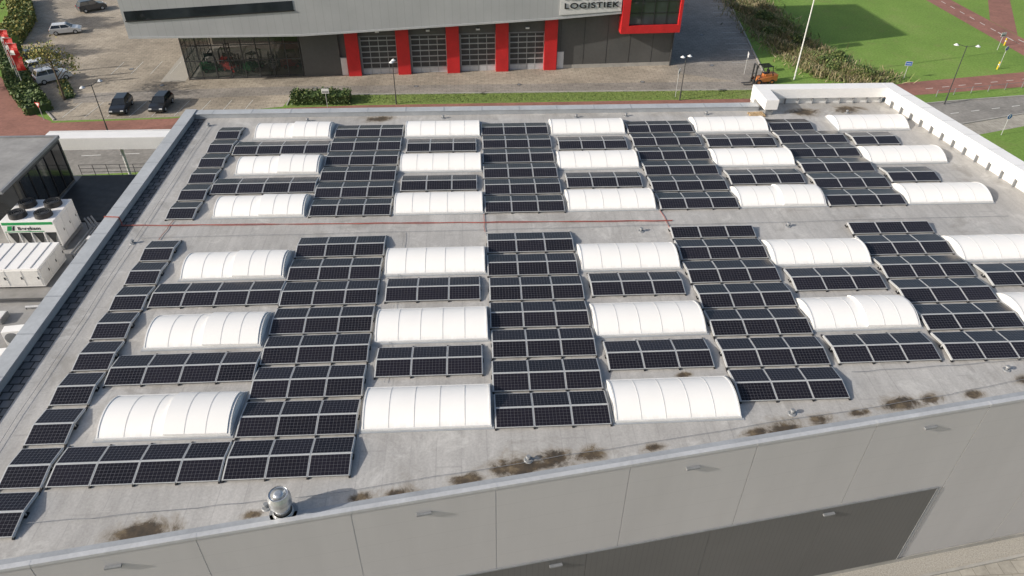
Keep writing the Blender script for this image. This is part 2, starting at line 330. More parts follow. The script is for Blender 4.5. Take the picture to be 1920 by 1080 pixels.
b=MB(); b.box(-5.2,57,.12,.40,.003,.02,'parapet',T9) ; b.build('edge_flashing',W)
def walllamp(u,z,v=-.07):
    e_=empty('wall_lamp','small grey rectangular outdoor lamp on metal cladding','wall lamp',tuple(T9@Vector((u,v,z))),A,'wall lamps on the warehouse facade')
    k=MB(); k.box(-.30,.30,-.13,0,-.05,.05,'midmetal'); k.build('lamp_housing',e_,False,bevel=.01)
    k=MB(); k.box(-.26,.26,-.12,-.02,-.062,-.052,'lampglass'); k.build('lamp_glass',e_,False)
for X in (-3.4,8.0,19.3,30.6,41.9): walllamp((X+6.9)/ca,-.78)
walllamp((13.6+6.9)/ca,-6.2,-.11); walllamp((27.2+6.9)/ca,-6.2,-.11)
# ------------------------------------------------------------------ SOLAR ARRAYS
w=1.68; TL=rad(9.5)
k=MB(); k.box(0,1.65,0,1.0,0,.035,'silver')
k.box(.025,1.625,.025,.975,.02,.0372,'cells'); module=k.build('solar_module'); module_me=module.data; bpy.data.objects.remove(module)
frames={}
def frame_mesh(n,half):
    key=(n,half)
    if key in frames: return frames[key]
    k=MB(); rz=.1+math.sin(TL)*1.0; yr=math.cos(TL)
    for i in range(n+1):
        x=i*w-.015
        k.hexa([(x-.022,.02,.04),(x+.022,.02,.04),(x+.022,yr,rz-.06),(x-.022,yr,rz-.06),(x-.022,.0,.115),(x+.022,.0,.115),(x+.022,yr,rz+.015),(x-.022,yr,rz+.015)],'silver')
        if not half: k.hexa([(x-.022,yr+.04,rz-.06),(x+.022,yr+.04,rz-.06),(x+.022,2*yr+.02,.04),(x-.022,2*yr+.02,.04),(x-.022,yr+.04,rz+.015),(x+.022,yr+.04,rz+.015),(x+.022,2*yr+.04,.115),(x-.022,2*yr+.04,.115)],'silver')
        k.box(x-.04,x+.04,-.05,.06,0,.06,'black')
        k.box(x-.06,x+.06,yr-.1,yr+.14,0,.06,'black'); k.box(x-.022,x+.022,yr-.01,yr+.03,.06,rz-.06,'silver')
        if not half: k.box(x-.04,x+.04,2*yr-.02,2*yr+.20,0,.05,'black')
    k.box(-.03,n*w,yr-.0,yr+.04,rz-.02,rz+.028,'silver')
    if half: k.hexa([(0,yr+.05,rz),(n*w,yr+.05,rz),(n*w,yr+.25,.02),(0,yr+.25,.02),(0,yr+.06,rz+.01),(n*w,yr+.06,rz+.01),(n*w,yr+.26,.03),(0,yr+.26,.03)],'silver')
    o=k.build('mounting_frame'); frames[key]=o.data; bpy.data.objects.remove(o); return frames[key]
def array(x,y,n,half=False):
    lab={1:'single column of two black solar panels on low ridge frame',2:'short ridge of four black solar panels on flat roof',3:'ridge of six black solar panels with silver frames',4:'long ridge of eight black solar panels beside skylights'}[n]
    if half: lab='single tilted row of three black solar panels'
    x+=random.uniform(-.035,.035); y+=random.uniform(-.025,.025)
    E=empty('solar_array',lab,'solar panels',(x,y,0),rad(random.uniform(-.3,.3)),'solar arrays on the warehouse roof')
    o=bpy.data.objects.new('mounting_frame',frame_mesh(n,half)); COL.objects.link(o); o.parent=E
    for i in range(n):
        for h in range(1 if half else 2):
            o=bpy.data.objects.new('solar_module',module_me); COL.objects.link(o); o.parent=E
            j=rad(random.uniform(-.3,.3))
            if h==0: o.location=(i*w,0,.1); o.rotation_euler=(TL+j,0,0)
            else: o.location=(i*w,math.cos(TL)+.04,.1+math.sin(TL)+.001); o.rotation_euler=(-TL+j,0,0)
p=2.2276; yS=20.07
xA,xB,xC,xD,xE,xF,xG,xH,xI,xJ=-8.69,-6.81,0,5.5,11.0,16.55,22.14,27.65,33.19,38.7
for r in range(-1,8): array(xA,r*p,1)
for r in range(8): array(xC,r*p,3)
for r in range(1,8): array(xE,r*p,3)
for r in range(6): array(xG,(1.5+r)*p,3)
array(xG,7.5*p,3,True)
for r in range(5): array(xI,(2.5+r)*p,3)
array(xI,7.5*p,3,True)
array(xB,0,4)
for Y in (5.62,11.3):
    array(xB,Y,4); array(xD,Y,3); array(xF,Y,3); array(xH,Y,3)
    array(xJ,Y,3)
for s in range(6):
    array(xA,yS+s*p,1)
    for X in (xC,xE,xG): array(X,yS+s*p,3)
    array(xI,yS+s*p,3 if s<5 else 2)
for Y in (23.05,28.65):
    array(xB,Y,4)
    for X in (xD,xF,xH): array(X,Y,3)
    array(xJ,Y,2)
# ------------------------------------------------------------------ SKYLIGHTS (vault axis along X, arch over the short span)
WD,DP,RS,Z0=5.5,2.45,.42,.12
def arc(t,lift=0):
    R=(DP*DP/4+RS*RS)/(2*RS); a0=math.asin(DP/2/R); a=-a0+2*a0*t
    return (DP/2+(R+lift)*math.sin(a), Z0+RS-R+(R+lift)*math.cos(a))
NS=22
def rim(k,x0,x1,mat,h,under=.03):
    P=[arc(i/NS,h) for i in range(NS+1)]; Pu=[arc(i/NS,-under) for i in range(NS+1)]
    for i in range(NS):
        (y0,a),(y1,b_)=P[i],P[i+1]; (u0,c_),(u1,d_)=Pu[i],Pu[i+1]
        k.hexa([(x0,u0,c_),(x1,u0,c_),(x1,u1,d_),(x0,u1,d_),(x0,y0,a),(x1,y0,a),(x1,y1,b_),(x0,y1,b_)],mat)
def skyproto(flap):
    E=empty('skylight','white ribbed barrel vault skylight on grey roof','skylight',(0,0,0),0,'barrel skylights on the warehouse roof')
    k=MB()
    k.box(-.06,WD+.06,-.06,.04,0,Z0,'offwhite'); k.box(-.06,WD+.06,DP-.04,DP+.06,0,Z0,'offwhite'); k.box(-.06,.04,.041,DP-.041,0,Z0,'offwhite'); k.box(WD-.04,WD+.06,.041,DP-.041,0,Z0,'offwhite')
    k.box(-.16,WD+.16,-.16,-.062,.0,.03,'parapet'); k.box(-.16,-.062,-.061,DP+.16,0,.03,'parapet'); k.box(WD+.062,WD+.16,-.061,DP+.16,0,.03,'parapet')
    k.build('curb',E,False)
    k=MB(); P=[arc(i/NS) for i in range(NS+1)]
    for (y0,a),(y1,b_) in zip(P,P[1:]): k.face([(0,y0,a),(WD,y0,a),(WD,y1,b_),(0,y1,b_)],'opal')
    me=k.build('vault',E,False,smooth=True)
    bm=bmesh.new(); bm.from_mesh(me.data); bmesh.ops.remove_doubles(bm,verts=bm.verts[:],dist=1e-4); bm.to_mesh(me.data); bm.free()
    for x in (0,WD):
        k=MB(); pts=[(x,*arc(i/NS)) for i in range(NS+1)]; k.face(pts if x==0 else pts[::-1],'opal'); k.build('end_panel',E,False)
        k=MB(); rim(k,x-.035,x+.035,'offwhite',.02); k.build('edge_profile',E,False)
    for i in range(1,5):
        k=MB(); rim(k,i*WD/5-.018,i*WD/5+.018,'ribgrey',.008); k.build('rib',E,False)
    if flap:
        k=MB(); x0,x1=WD*.5,WD*.985; P=[arc(i/NS,.02) for i in range(NS+1)]
        for i in range(NS):
            (y0,a),(y1,b_)=P[i],P[i+1]; la,lb_=.10,.04
            k.hexa([(x0,y0,a),(x1,y0,a),(x1,y1,b_),(x0,y1,b_),(x0,y0,a+la),(x1,y0,a+lb_),(x1,y1,b_+lb_),(x0,y1,b_+la)],'opal')
        k.build('opening_flap',E,False)
        for xx in (WD*.66,WD*.82):
            k=MB(); t_=(xx-x0)/(x1-x0); l_=.10*(1-t_)+.04*t_
            for i in range(NS):
                (y0,a),(y1,b_)=P[i],P[i+1]
                k.hexa([(xx-.018,y0,a+l_-.01),(xx+.018,y0,a+l_-.01),(xx+.018,y1,b_+l_-.01),(xx-.018,y1,b_+l_-.01),(xx-.018,y0,a+l_+.008),(xx+.018,y0,a+l_+.008),(xx+.018,y1,b_+l_+.008),(xx-.018,y1,b_+l_+.008)],'ribgrey')
            k.build('rib',E,False)
        E['label']='white barrel vault skylight with raised opening flap'
    return E
sA=skyproto(False); sB=skyproto(True); usedA=usedB=False
pos=[]
for Y in (2.45,8.15,13.8):
    pos+=[(-5.85,Y,1),(5.28,Y,0),(16.3,Y,0)]
for Y in (8.15,13.8): pos+=[(27.4,Y,1 if Y<10 else 0),(38.5,Y,0)]
for Y in (20.25,25.8,31.3): pos+=[(-5.85,Y,1),(5.28,Y,0),(16.3,Y,0),(27.4,Y,1 if Y<22 else 0),(38.5,Y,0)]
for X,Y,fl in pos:
    if fl:
        if not usedB: sB.location=(X,Y,0); usedB=True
        else: dup(sB,(X,Y,0),rad(random.uniform(-.3,.3)))
    else:
        if not usedA: sA.location=(X,Y,0); usedA=True
        else: dup(sA,(X,Y,0),rad(random.uniform(-.3,.3)))
# ------------------------------------------------------------------ ROOF ITEMS
E=empty('vent_stack','shiny galvanised round exhaust stack near the roof edge','vent stack',(2.7,-1.55,0))
k=MB(); k.tube((0,0,0),(0,0,.14),.42,.35,'galv',32,False); k.tube((0,0,.14),(0,0,.60),.30,.30,'galv',32); k.tube((0,0,.30),(0,0,.34),.315,.315,'galv',32); k.build('duct',E,False,smooth=True)
k=MB(); k.tube((0,0,.42),(0,0,.60),.31,.43,'galv',32,False); k.tube((0,0,.60),(0,0,.98),.43,.43,'galv',32,False); k.tube((0,0,.98),(0,0,1.16),.43,.36,'galv',32,False); k.tube((0,0,1.10),(0,0,1.13),.365,.365,'galv',32); k.tube((0,0,1.13),(0,0,1.20),.30,.10,'galv',32); k.tube((0,0,.76),(0,0,.79),.442,.442,'galv',32,False); k.build('cowl',E,False,smooth=True)
k=MB(); k.tube((0,0,0),(0,0,.02),.55,.53,'midmetal',24); k.build('base_plate',E,False)
k=MB(); k.tube((0,0,0),(0,0,.04),.2,.16,'midmetal',16); k.tube((0,0,.04),(0,0,.2),.06,.06,'midmetal',12); k.tube((0,0,.19),(0,0,.25),.12,.09,'midmetal',14)
o=k.build('roof_vent'); o.location=(12.3,.55,0); tag(o,'small round grey vent pipe with cap on roof','roof vent','small roof vents')
for x,y in [(24.2,2.6),(2.0,-1.3),(37.5,5.6),(8,34.6),(18.5,34.4),(22.5,34.5),(-9.8,17.6),(20.4,17.7),(29.6,17.9),(40.5,34.5),(-2.5,34.4),(35.5,4.9),(-9.9,33.8),(29,34.6)]:
    dup(o,(x,y,0))
def cable(name,pts,r,mat,label,cat,group=None,par=None):
    k=MB()
    for a,b_ in zip(pts,pts[1:]): k.tube(a,b_,r,r,mat,6)
    o=k.build(name,par)
    if not par: tag(o,label,cat,group)
    return o
def jig(a,b_,n,j=.05):
    return [tuple(Vector(a).lerp(Vector(b_),i/n)+Vector((random.uniform(-j,j),random.uniform(-j,j),0))) for i in range(n+1)]
for dy in (0,.06):
    cable('cable',[(-12.25,19.9+dy,-.6),(-12.2,19.9+dy,.48),(-11.3,19.8+dy,.47),(-11.25,19.8+dy,.06)]+jig((-11.1,19.5+dy,.05),(22.6,18.75+dy,.05),28,.04),.018,'redcable','thin red power cable running across roof walkway','cable','red cables on the roof')
for a,b_ in (((22.3,17.2,.05),(22.1,20.0,.05)),((-8.4,17.9,.05),(-8.2,20.0,.05)),((10.9,18.0,.05),(10.9,20.0,.05))):
    cable('cable',jig(a,b_,4),.018,'redcable','thin red power cable running between solar arrays','cable','red cables on the roof')
for a,b_ in [((-10,-1.9),(2.6,-1.0)),((3,-1.0),(32,3.4)),((32,3.4),(48,6.6)),((-9.6,18.0),(44,18.4)),((-9.8,-3),(-9.8,34)),((6,5.3),(6,18)),((28,5.0),(40,5.6))]:
    cable('lightning_wire',jig((*a,.09),(*b_,.09),16,.05),.010,'midmetal','thin grey lightning conductor wire laid over roof','wire','lightning wires on the roof')
E=empty('pallet','wooden pallet lying on the far roof edge','pallet',(33.0,34.3,0),.1)
k=MB()
for i in range(7): k.box(-.6+i*.18,-.5+i*.18,-.4,.4,.12,.145,'wood')
for yy in (-.4,-.05,.3): k.box(-.6,.6,yy,yy+.1,.10,.12,'wood'); k.box(-.6,.6,yy,yy+.1,0,.02,'wood'); [k.box(x,x+.14,yy,yy+.1,.02,.10,'wood') for x in (-.6,-.07,.46)]
k.build('deck_boards',E,False)
# ------------------------------------------------------------------ ANNEX (lower roof)
X_=empty('annex_building','low grey annex with flat roof carrying cooling units','building',(-22,15,GZ))
k=MB(); k.box(-46,-12.2,-6,39.5,GZ,-7.05,'darkwall'); k.build('wall',X_)
k=MB(); k.face([(-46,-6,-7.04),(-12.2,-6,-7.04),(-12.2,39.5,-7.04),(-46,39.5,-7.04)],'lowroof'); k.build('roof',X_)
k=MB(); k.box(-24.0,-12.3,31.6,39.3,-7.0,-6.95,'black')
for i in range(38): k.box(-23.95,-12.35,31.7+i*.2,31.83+i*.2,-6.948,-6.92,'darkmetal')
k.build('slatted_deck',X_)
k=MB()
for i in range(11): k.tube((-24+i*1.15,39.35,-6.95),(-24+i*1.15,39.35,-5.95),.025,.025,'darkmetal',6)
for z in (-5.95,-6.3,-6.65): k.tube((-24,39.35,z),(-12.4,39.35,z),.02,.02,'darkmetal',6)
k.build('railing',X_)
B2=empty('office_block','dark glazed rooftop office block with grey flat roof','building',(-32,35,-7.04))
k=MB(); k.box(-44,-24.3,31.3,38.55,-7.03,-3.05,'darkwall'); k.build('wall',B2)
k=MB(); k.box(-44.1,-24.2,29.2,38.65,-3.05,-2.95,'midmetal'); k.box(-44,-24.41,29.35,38.44,-2.95,-2.93,'lowroof'); k.box(-44.1,-24.2,38.45,38.65,-2.95,-2.8,'midmetal'); k.box(-24.4,-24.2,29.2,38.44,-2.95,-2.8,'midmetal'); k.build('roof',B2)
k=MB(); k.box(-24.3,-24.26,31.6,38.3,-6.8,-3.3,'glass'); k.box(-40,-24.6,31.26,31.3,-6.8,-3.3,'glass')
for i in range(6): k.box(-24.26,-24.2,31.6+i*1.32,31.67+i*1.32,-6.8,-3.3,'black')
k.build('window',B2)
B3=empty('white_canopy','long white boxed canopy beam on slim posts over road','canopy',(-20,45.6,GZ))
k=MB(); k.box(-29.5,-12.3,44.6,46.0,-7.1,-5.9,'white'); k.box(-29.5,-12.3,46.1,46.3,-7.1,-5.9,'offwhite'); k.build('beam',B3,bevel=.02)
for x in (-28.5,-23,-17.5):
    k=MB(); k.tube((x,45.3,GZ),(x,45.3,-7.1),.14,.14,'offwhite',12); k.build('post',B3)
# chiller
C=empty('chiller','white rooftop chiller with four black fans and green stripe','cooling unit',(-22.4,29.3,-7.0))
def cb(name,fn,**kw):
    k=MB(); fn(k); return k.build(name,C,False,**kw)
hx,hy=1.9,1.6
cb('frame',lambda k:[k.box(-hx,hx,-hy,-hy+.12,0,.35,'midmetal'),k.box(-hx,hx,hy-.12,hy,0,.35,'midmetal'),k.box(hx-.12,hx,-hy+.13,hy-.13,.05,.3,'midmetal')])
cb('housing',lambda k:[k.box(-hx,hx,-hy,hy,1.55,2.5,'white'),k.box(-hx,hx,-hy+.2,hy-.2,.35,1.55,'offwhite'),
   *[k.box(x-.04,x+.04,-hy,-hy+.08,.35,1.55,'white') for x in (-1.86,-.9,0,.9,1.86)],*[k.box(x-.04,x+.04,hy-.08,hy,.35,1.55,'white') for x in (-1.86,-.9,0,.9,1.86)]],bevel=.01)
def vcoil(k):
    for x in (-1.35,-.45,.45,1.35):
        k.hexa([(x-.38,-hy+.1,1.52),(x+.38,-hy+.1,1.52),(x+.38,-hy+.17,1.52),(x-.38,-hy+.17,1.52),(x-.05,-hy+.1,.55),(x+.05,-hy+.1,.55),(x+.05,-hy+.17,.55),(x-.05,-hy+.17,.55)],'darkmetal')
cb('coil',vcoil)
cb('door_panel',lambda k:[k.box(hx,hx+.03,-hy+.1+i*1.0,-hy+1.0+i*1.0,.45,2.3,'white') for i in range(3)]+[k.box(hx+.03,hx+.05,-hy+.8+i*1.0,-hy+.86+i*1.0,1.2,1.4,'black') for i in range(3)])
cb('stripe',lambda k:[k.box(-hx+.1,hx-.1,-hy-.012,-hy,2.22,2.44,'greenpaint'),k.box(-hx+.1,hx-.9,-hy-.012,-hy,1.62,1.68,'greenpaint'),
  k.hexa([(-1.62,-hy-.012,1.75),(-1.3,-hy-.012,1.75),(-1.3,-hy,1.75),(-1.62,-hy,1.75),(-1.45,-hy-.012,2.15),(-1.13,-hy-.012,2.15),(-1.13,-hy,2.15),(-1.45,-hy,2.15)],'greenpaint'),
  k.hexa([(-1.24,-hy-.012,1.75),(-1.1,-hy-.012,1.75),(-1.1,-hy,1.75),(-1.24,-hy,1.75),(-1.07,-hy-.012,2.15),(-.93,-hy-.012,2.15),(-.93,-hy,2.15),(-1.07,-hy,2.15)],'black')])
def textmesh(txt,size,ext,mat,spc=1.1):
    t=bpy.data.curves.new('lettering','FONT'); t.body=txt; t.size=size; t.extrude=ext; t.space_character=spc; t.offset=.012; t.materials.append(M[mat])
    o=bpy.data.objects.new('lettering',t); COL.objects.link(o); bpy.context.view_layer.update()
    dg=bpy.context.evaluated_depsgraph_get(); me=bpy.data.meshes.new_from_object(o.evaluated_get(dg)); wd_=o.dimensions.x; bpy.data.objects.remove(o)
    o=bpy.data.objects.new('lettering',me); COL.objects.link(o); return o,wd_
o,wd_=textmesh('Bergkam',.38,.006,'darkmetal'); o.parent=C; o.location=(-.8,-hy-.008,1.80); o.rotation_euler=(rad(90),0,0); o.scale=(1.6/wd_,1,1)
for fx in (-.92,.92):
    for fy in (-.78,.78):
        k=MB(); n=24
        k.tube((fx,fy,2.5),(fx,fy,2.86),.62,.58,'black',n,False); k.tube((fx,fy,2.5),(fx,fy,2.86),.57,.54,'darkmetal',n,False)
        k.tube((fx,fy,2.55),(fx,fy,2.74),.16,.16,'darkmetal',14); k.tube((fx,fy,2.502),(fx,fy,2.51),.56,.56,'black',n)
        for j in range(6):
            T=Matrix.Translation((fx,fy,2.64))@Matrix.Rotation(j*math.pi/3,4,'Z')@Matrix.Rotation(.5,4,'X'); k.box(.12,.50,-.12,.12,-.01,.01,'darkmetal',T)
        for rr in (.2,.35,.5):
            for j in range(n):
                a0,a1=2*math.pi*j/n,2*math.pi*(j+1)/n; k.tube((fx+rr*math.cos(a0),fy+rr*math.sin(a0),2.85),(fx+rr*math.cos(a1),fy+rr*math.sin(a1),2.85),.008,.008,'midmetal',4,False)
        k.build('fan',C,False)
U=empty('air_handling_unit','long white air handling unit with access panels','ventilation unit',(-23,24.5,-7.0))
k=MB(); k.box(-26.5,-19.7,22.9,26.2,-6.85,-5.35,'white'); k.build('housing',U,bevel=.02)
for i in range(6): k=MB(); k.box(-26.4+i*1.12,-25.4+i*1.12,22.86,22.9,-6.7,-5.5,'offwhite'); k.box(-25.55+i*1.12,-25.48+i*1.12,22.83,22.86,-6.2,-6.0,'black'); k.build('access_panel',U)
for i in range(3): k=MB(); k.box(-19.7,-19.66,23.0+i*1.08,23.98+i*1.08,-6.7,-5.5,'offwhite'); k.box(-19.66,-19.63,23.85+i*1.08,23.92+i*1.08,-6.2,-6.0,'black'); k.build('access_panel',U)
k=MB(); k.box(-26.4,-19.8,23.1,23.25,-7.02,-6.85,'midmetal'); k.build('base_rail',U)
k=MB(); k.box(-26.4,-19.8,25.9,26.05,-7.02,-6.85,'midmetal'); k.build('base_rail',U)
for i in range(8):
    k=MB(); k.box(-26.2+i*.85,-26.15+i*.85,22.95,26.15,-5.35,-5.31,'offgrey'); k.build('seam',U)
def acunit(x,y):
    E=empty('air_conditioner','small white outdoor air conditioner with round fan grille','air conditioner',(x,y,-7.03),.12,'small air conditioners on the annex roof'); E.scale=(1.25,1.6,1.3)
    k=MB(); k.box(-.5,.5,-.2,.2,.12,.95,'white'); k.build('housing',E,False,bevel=.02)
    k=MB(); k.tube((.0-.1,-.2,.54),(-.1,-.225,.54),.33,.33,'midmetal',20); k.build('fan_grille',E,False)
    for a_,b_ in ((-.42,-.34),(.34,.42)): k=MB(); k.box(a_,b_,-.25,.25,0,.12,'darkmetal'); k.build('foot',E,False)
    return E
acunit(-18.7,17.1); acunit(-18.7,14.9); acunit(-20.6,15.6)
def pipe(pts,r,mat,label):
    k=MB()
    for a,b_ in zip(pts,pts[1:]): k.tube(a,b_,r,r,mat,8)
    for q in pts[::2]: k.tube((q[0],q[1],-7.04),(q[0],q[1],q[2]-r*.5),.03,.03,'darkmetal',6)
    o=k.build('pipework'); tag(o,label,'pipes','pipes on the annex roof')
for i in range(3): pipe([(-19.9+i*.28,30.5,-6.0+.1*i),(-19.3+i*.28,30.0,-6.5),(-19.3+i*.28,26.4,-6.5),(-18.6+i*.28,25.8,-6.6),(-18.6+i*.28,21.5,-6.6)],.07,'midmetal','grey insulated pipes beside the rooftop chiller')
pipe([(-17,21,-6.8),(-17,30,-6.8),(-14,30.3,-6.8),(-12.4,30.3,-6.8)],.13,'galv','galvanised round duct lying on annex roof')
pipe([(-20,20.6,-6.85),(-14.5,20.9,-6.85),(-13.2,18.5,-6.85),(-13.2,12,-6.85)],.08,'offgrey','pale pipe bending across the annex roof')
pipe([(-26,21.3,-6.75),(-19,21.3,-6.75),(-15.6,21.6,-6.75)],.1,'darkmetal','dark pipe along the ventilation unit')
for (x,y,a_,b_,h_) in [(-18,19.3,1.6,.5,.2),(-15.9,24.5,.5,1.4,.3),(-15.5,28.0,1.0,.6,.5),(-16,17,1.1,.7,.25),(-15.2,22.3,.6,.6,.6),(-18.6,27.5,.5,.5,1.0),(-14.6,14.6,.9,.6,.3),(-23,19.0,2.2,1.0,.35)]:
    k=MB(); k.box(x,x+a_,y,y+b_,-7.03,-7.03+h_,'midmetal'); k.box(x+.04,x+a_-.04,y+.04,y+b_-.04,-7.03+h_,-6.98+h_,'offwhite'); o=k.build('metal_box'); tag(o,'low grey metal box on the annex roof','metal box','metal boxes on the annex roof')
# ------------------------------------------------------------------ LOGISTICS BUILDING ACROSS STREET
Lz=GZ; L=empty('logistics_building','grey logistics hall with red pillars and roller doors','building',(-27,75.8,Lz),rad(3.09))
def lb(name,fn,**kw):
    k=MB(); fn(k); return k.build(name,L,False,**kw)
def wall(k):
    k.box(15.0,65.2,0.25,34,0,8,'darkwall')
    k.box(15.0,19.9,0,.249,.0,8,'darkwall')
    k.box(49.0,65.2,0,.249,.5,8,'darkwall')
    k.box(49.0,65.2,-.04,.249,0,.5,'concrete')
    for i in range(4):
        a_=22.55+6.6*i; k.box(a_,a_+5.1,.0,.249,5.0,8,'darkwall')
    k.box(0,14.99,14,34,0,7,'darkwall'); k.box(0,14.99,.2,14,-.01,.02,'concrete')
    for i in range(5): k.box(49.5+i*3.2,49.53+i*3.2,-.02,0,.5,8,'black')
lb('wall',wall)
def band(k):
    pts=[(-4.5,-3.8,6.9),(16,-2.95,6.4),(20,-2.8,6.5),(48,-1.6,7.25),(57.2,-1.2,7.7)]
    for (u0,v0,w0),(u1,v1,w1) in zip(pts,pts[1:]):
        k.face([(u0,v0,w0),(u1,v1,w1),(u1,v1,13.8),(u0,v0,13.8)],'ribbed')
        k.face([(u0,v0,w0),(u0,3,w0),(u1,3,w1),(u1,v1,w1)],'darkwall')
        k.face([(u0,v0,13.8),(u1,v1,13.8),(u1,34,13.8),(u0,34,13.8)],'lowroof')
        k.hexa([(u0,v0-.06,w0-.12),(u1,v1-.06,w1-.12),(u1,v1+.3,w1-.12),(u0,v0+.3,w0-.12),(u0,v0-.06,w0+.1),(u1,v1-.06,w1+.1),(u1,v1+.3,w1+.1),(u0,v0+.3,w0+.1)],'coping')
    k.face([(-4.5,-3.8,6.9),(-4.5,-3.8,13.8),(-4.5,34,13.8),(-4.5,34,6.9)],'ribbed')
    k.face([(-4.5,34,0),(-4.5,34,13.8),(57.2,34,13.8),(57.2,34,0)],'ribbed')
lb('upper_wall',band)
lb('roof_block',lambda k:k.box(52,65.2,.3,17,8.02,19.6,'darkwall'))
def strip(k):
    k.hexa([(-4.2,-3.84,8.9),(15.5,-3.02,9.5),(15.5,-2.9,9.5),(-4.2,-3.7,8.9),(-4.2,-3.84,10.0),(15.5,-3.02,10.6),(15.5,-2.9,10.6),(-4.2,-3.7,10.0)],'glass')
    k.hexa([(-4.3,-3.9,8.78),(15.6,-3.08,9.38),(15.6,-2.95,9.38),(-4.3,-3.75,8.78),(-4.3,-3.9,8.9),(15.6,-3.08,9.5),(15.6,-2.95,9.5),(-4.3,-3.75,8.9)],'black')
lb('strip_window',strip)
def glassf(k):
    k.box(0,14.8,0,.05,.3,6.35,'showglass'); k.box(-.02,.03,.051,12,.3,6.6,'showglass')
lb('showroom_window',glassf)
def mull(k):
    for i in range(9): k.box(i*1.85,i*1.85+.1,-.05,.1,0,6.4,'darkmetal')
    for z in (0,.2,2.4,4.4,6.3): k.box(0,14.8,-.03,.08,z,z+.1,'darkmetal')
    for i in range(7): k.box(-.06,.0,.1+i*1.9,.2+i*1.9,0,6.6,'darkmetal')
    for z in (0,2.4,4.4): k.box(-.05,0,0,12,z,z+.1,'darkmetal')
lb('mullion',mull)
for i in range(5):
    c=21.7+6.6*i; lb('red_pillar',lambda k:k.box(c-.85,c+.85,-.55,.3,0,8,'red'),bevel=.02)
def door(i):
    a_=22.75+6.6*i
    def fn(k):
        k.box(a_,a_+4.7,.12,.16,0,5.0,'darkmetal')
        k.box(a_,a_+4.7,.08,.14,0,.75,'offgrey')
        for j in range(1,7): k.box(a_,a_+4.7,.07,.13,.75*j-.07,.75*j+.07,'doorgrey')
        for x in (0,1.15,2.31,3.46,4.62): k.box(a_+x,a_+x+.08,.065,.13,0,4.9,'doorgrey')
    lb('garage_door',fn)
    lb('door_frame',lambda k:[k.box(a_-.2,a_,-.02,.2,0,5,'midmetal'),k.box(a_+4.7,a_+4.9,-.02,.2,0,5,'midmetal'),k.box(a_-.2,a_+4.9,-.02,.2,5,5.15,'midmetal')])
    lb('floodlight',lambda k:k.box(a_+2.1,a_+2.6,-.3,0,5.6,5.8,'lampglass'))
for i in range(4): door(i)
lb('service_door',lambda k:[k.box(19.95,20.75,.0,.1,0,2.3,'offwhite'),k.box(19.9,20.8,.02,.12,2.3,2.4,'midmetal')])
lb('service_door',lambda k:[k.box(49.1,50.0,-.06,.1,0.02,2.3,'offwhite'),k.box(49.05,50.05,-.05,.1,2.31,2.4,'midmetal')])
def redf(k):
    u0,u1,v=57.3,65.4,-1.5
    k.box(u0,u1,v,.0,5.0,6.0,'red'); k.box(u0,u0+1.0,v,0,6.0,15,'red'); k.box(u1-.35,u1,v,0,6.0,15,'red')
lb('red_window_frame',redf)
lb('window',lambda k:[k.box(58.3,65.05,-1.1,-1.0,6.0,15,'glass'),*[k.box(58.3,65.05,-1.16,-1.1,6.0+j*1.5,6.08+j*1.5,'black') for j in range(5)],*[k.box(58.3+j*1.68,58.38+j*1.68,-1.17,-1.1,6.0,15,'black') for j in range(1,4)]])
lb('downpipe',lambda k:k.tube((65.1,-.15,0),(65.1,-.15,5.0),.09,.09,'darkmetal',8))
ang=math.atan2(.4,9.2)
lb('sign_board',lambda k:k.hexa([(48.9,-1.68,7.7),(57.1,-1.32,7.95),(57.1,-1.25,7.95),(48.9,-1.6,7.7),(48.9,-1.68,13.7),(57.1,-1.32,13.7),(57.1,-1.25,13.7),(48.9,-1.6,13.7)],'offwhite'))
for txt,z,tw in (('LOGISTIEK',8.5,7.3),('NEPTUNUS',9.6,6.4)):
    o,wd_=textmesh(txt,1.05,.03,'black',1.12); o.parent=L; o.location=(49.4,-1.72,z); o.rotation_euler=(rad(90),0,ang); o.scale=(tw/wd_,.95,1)
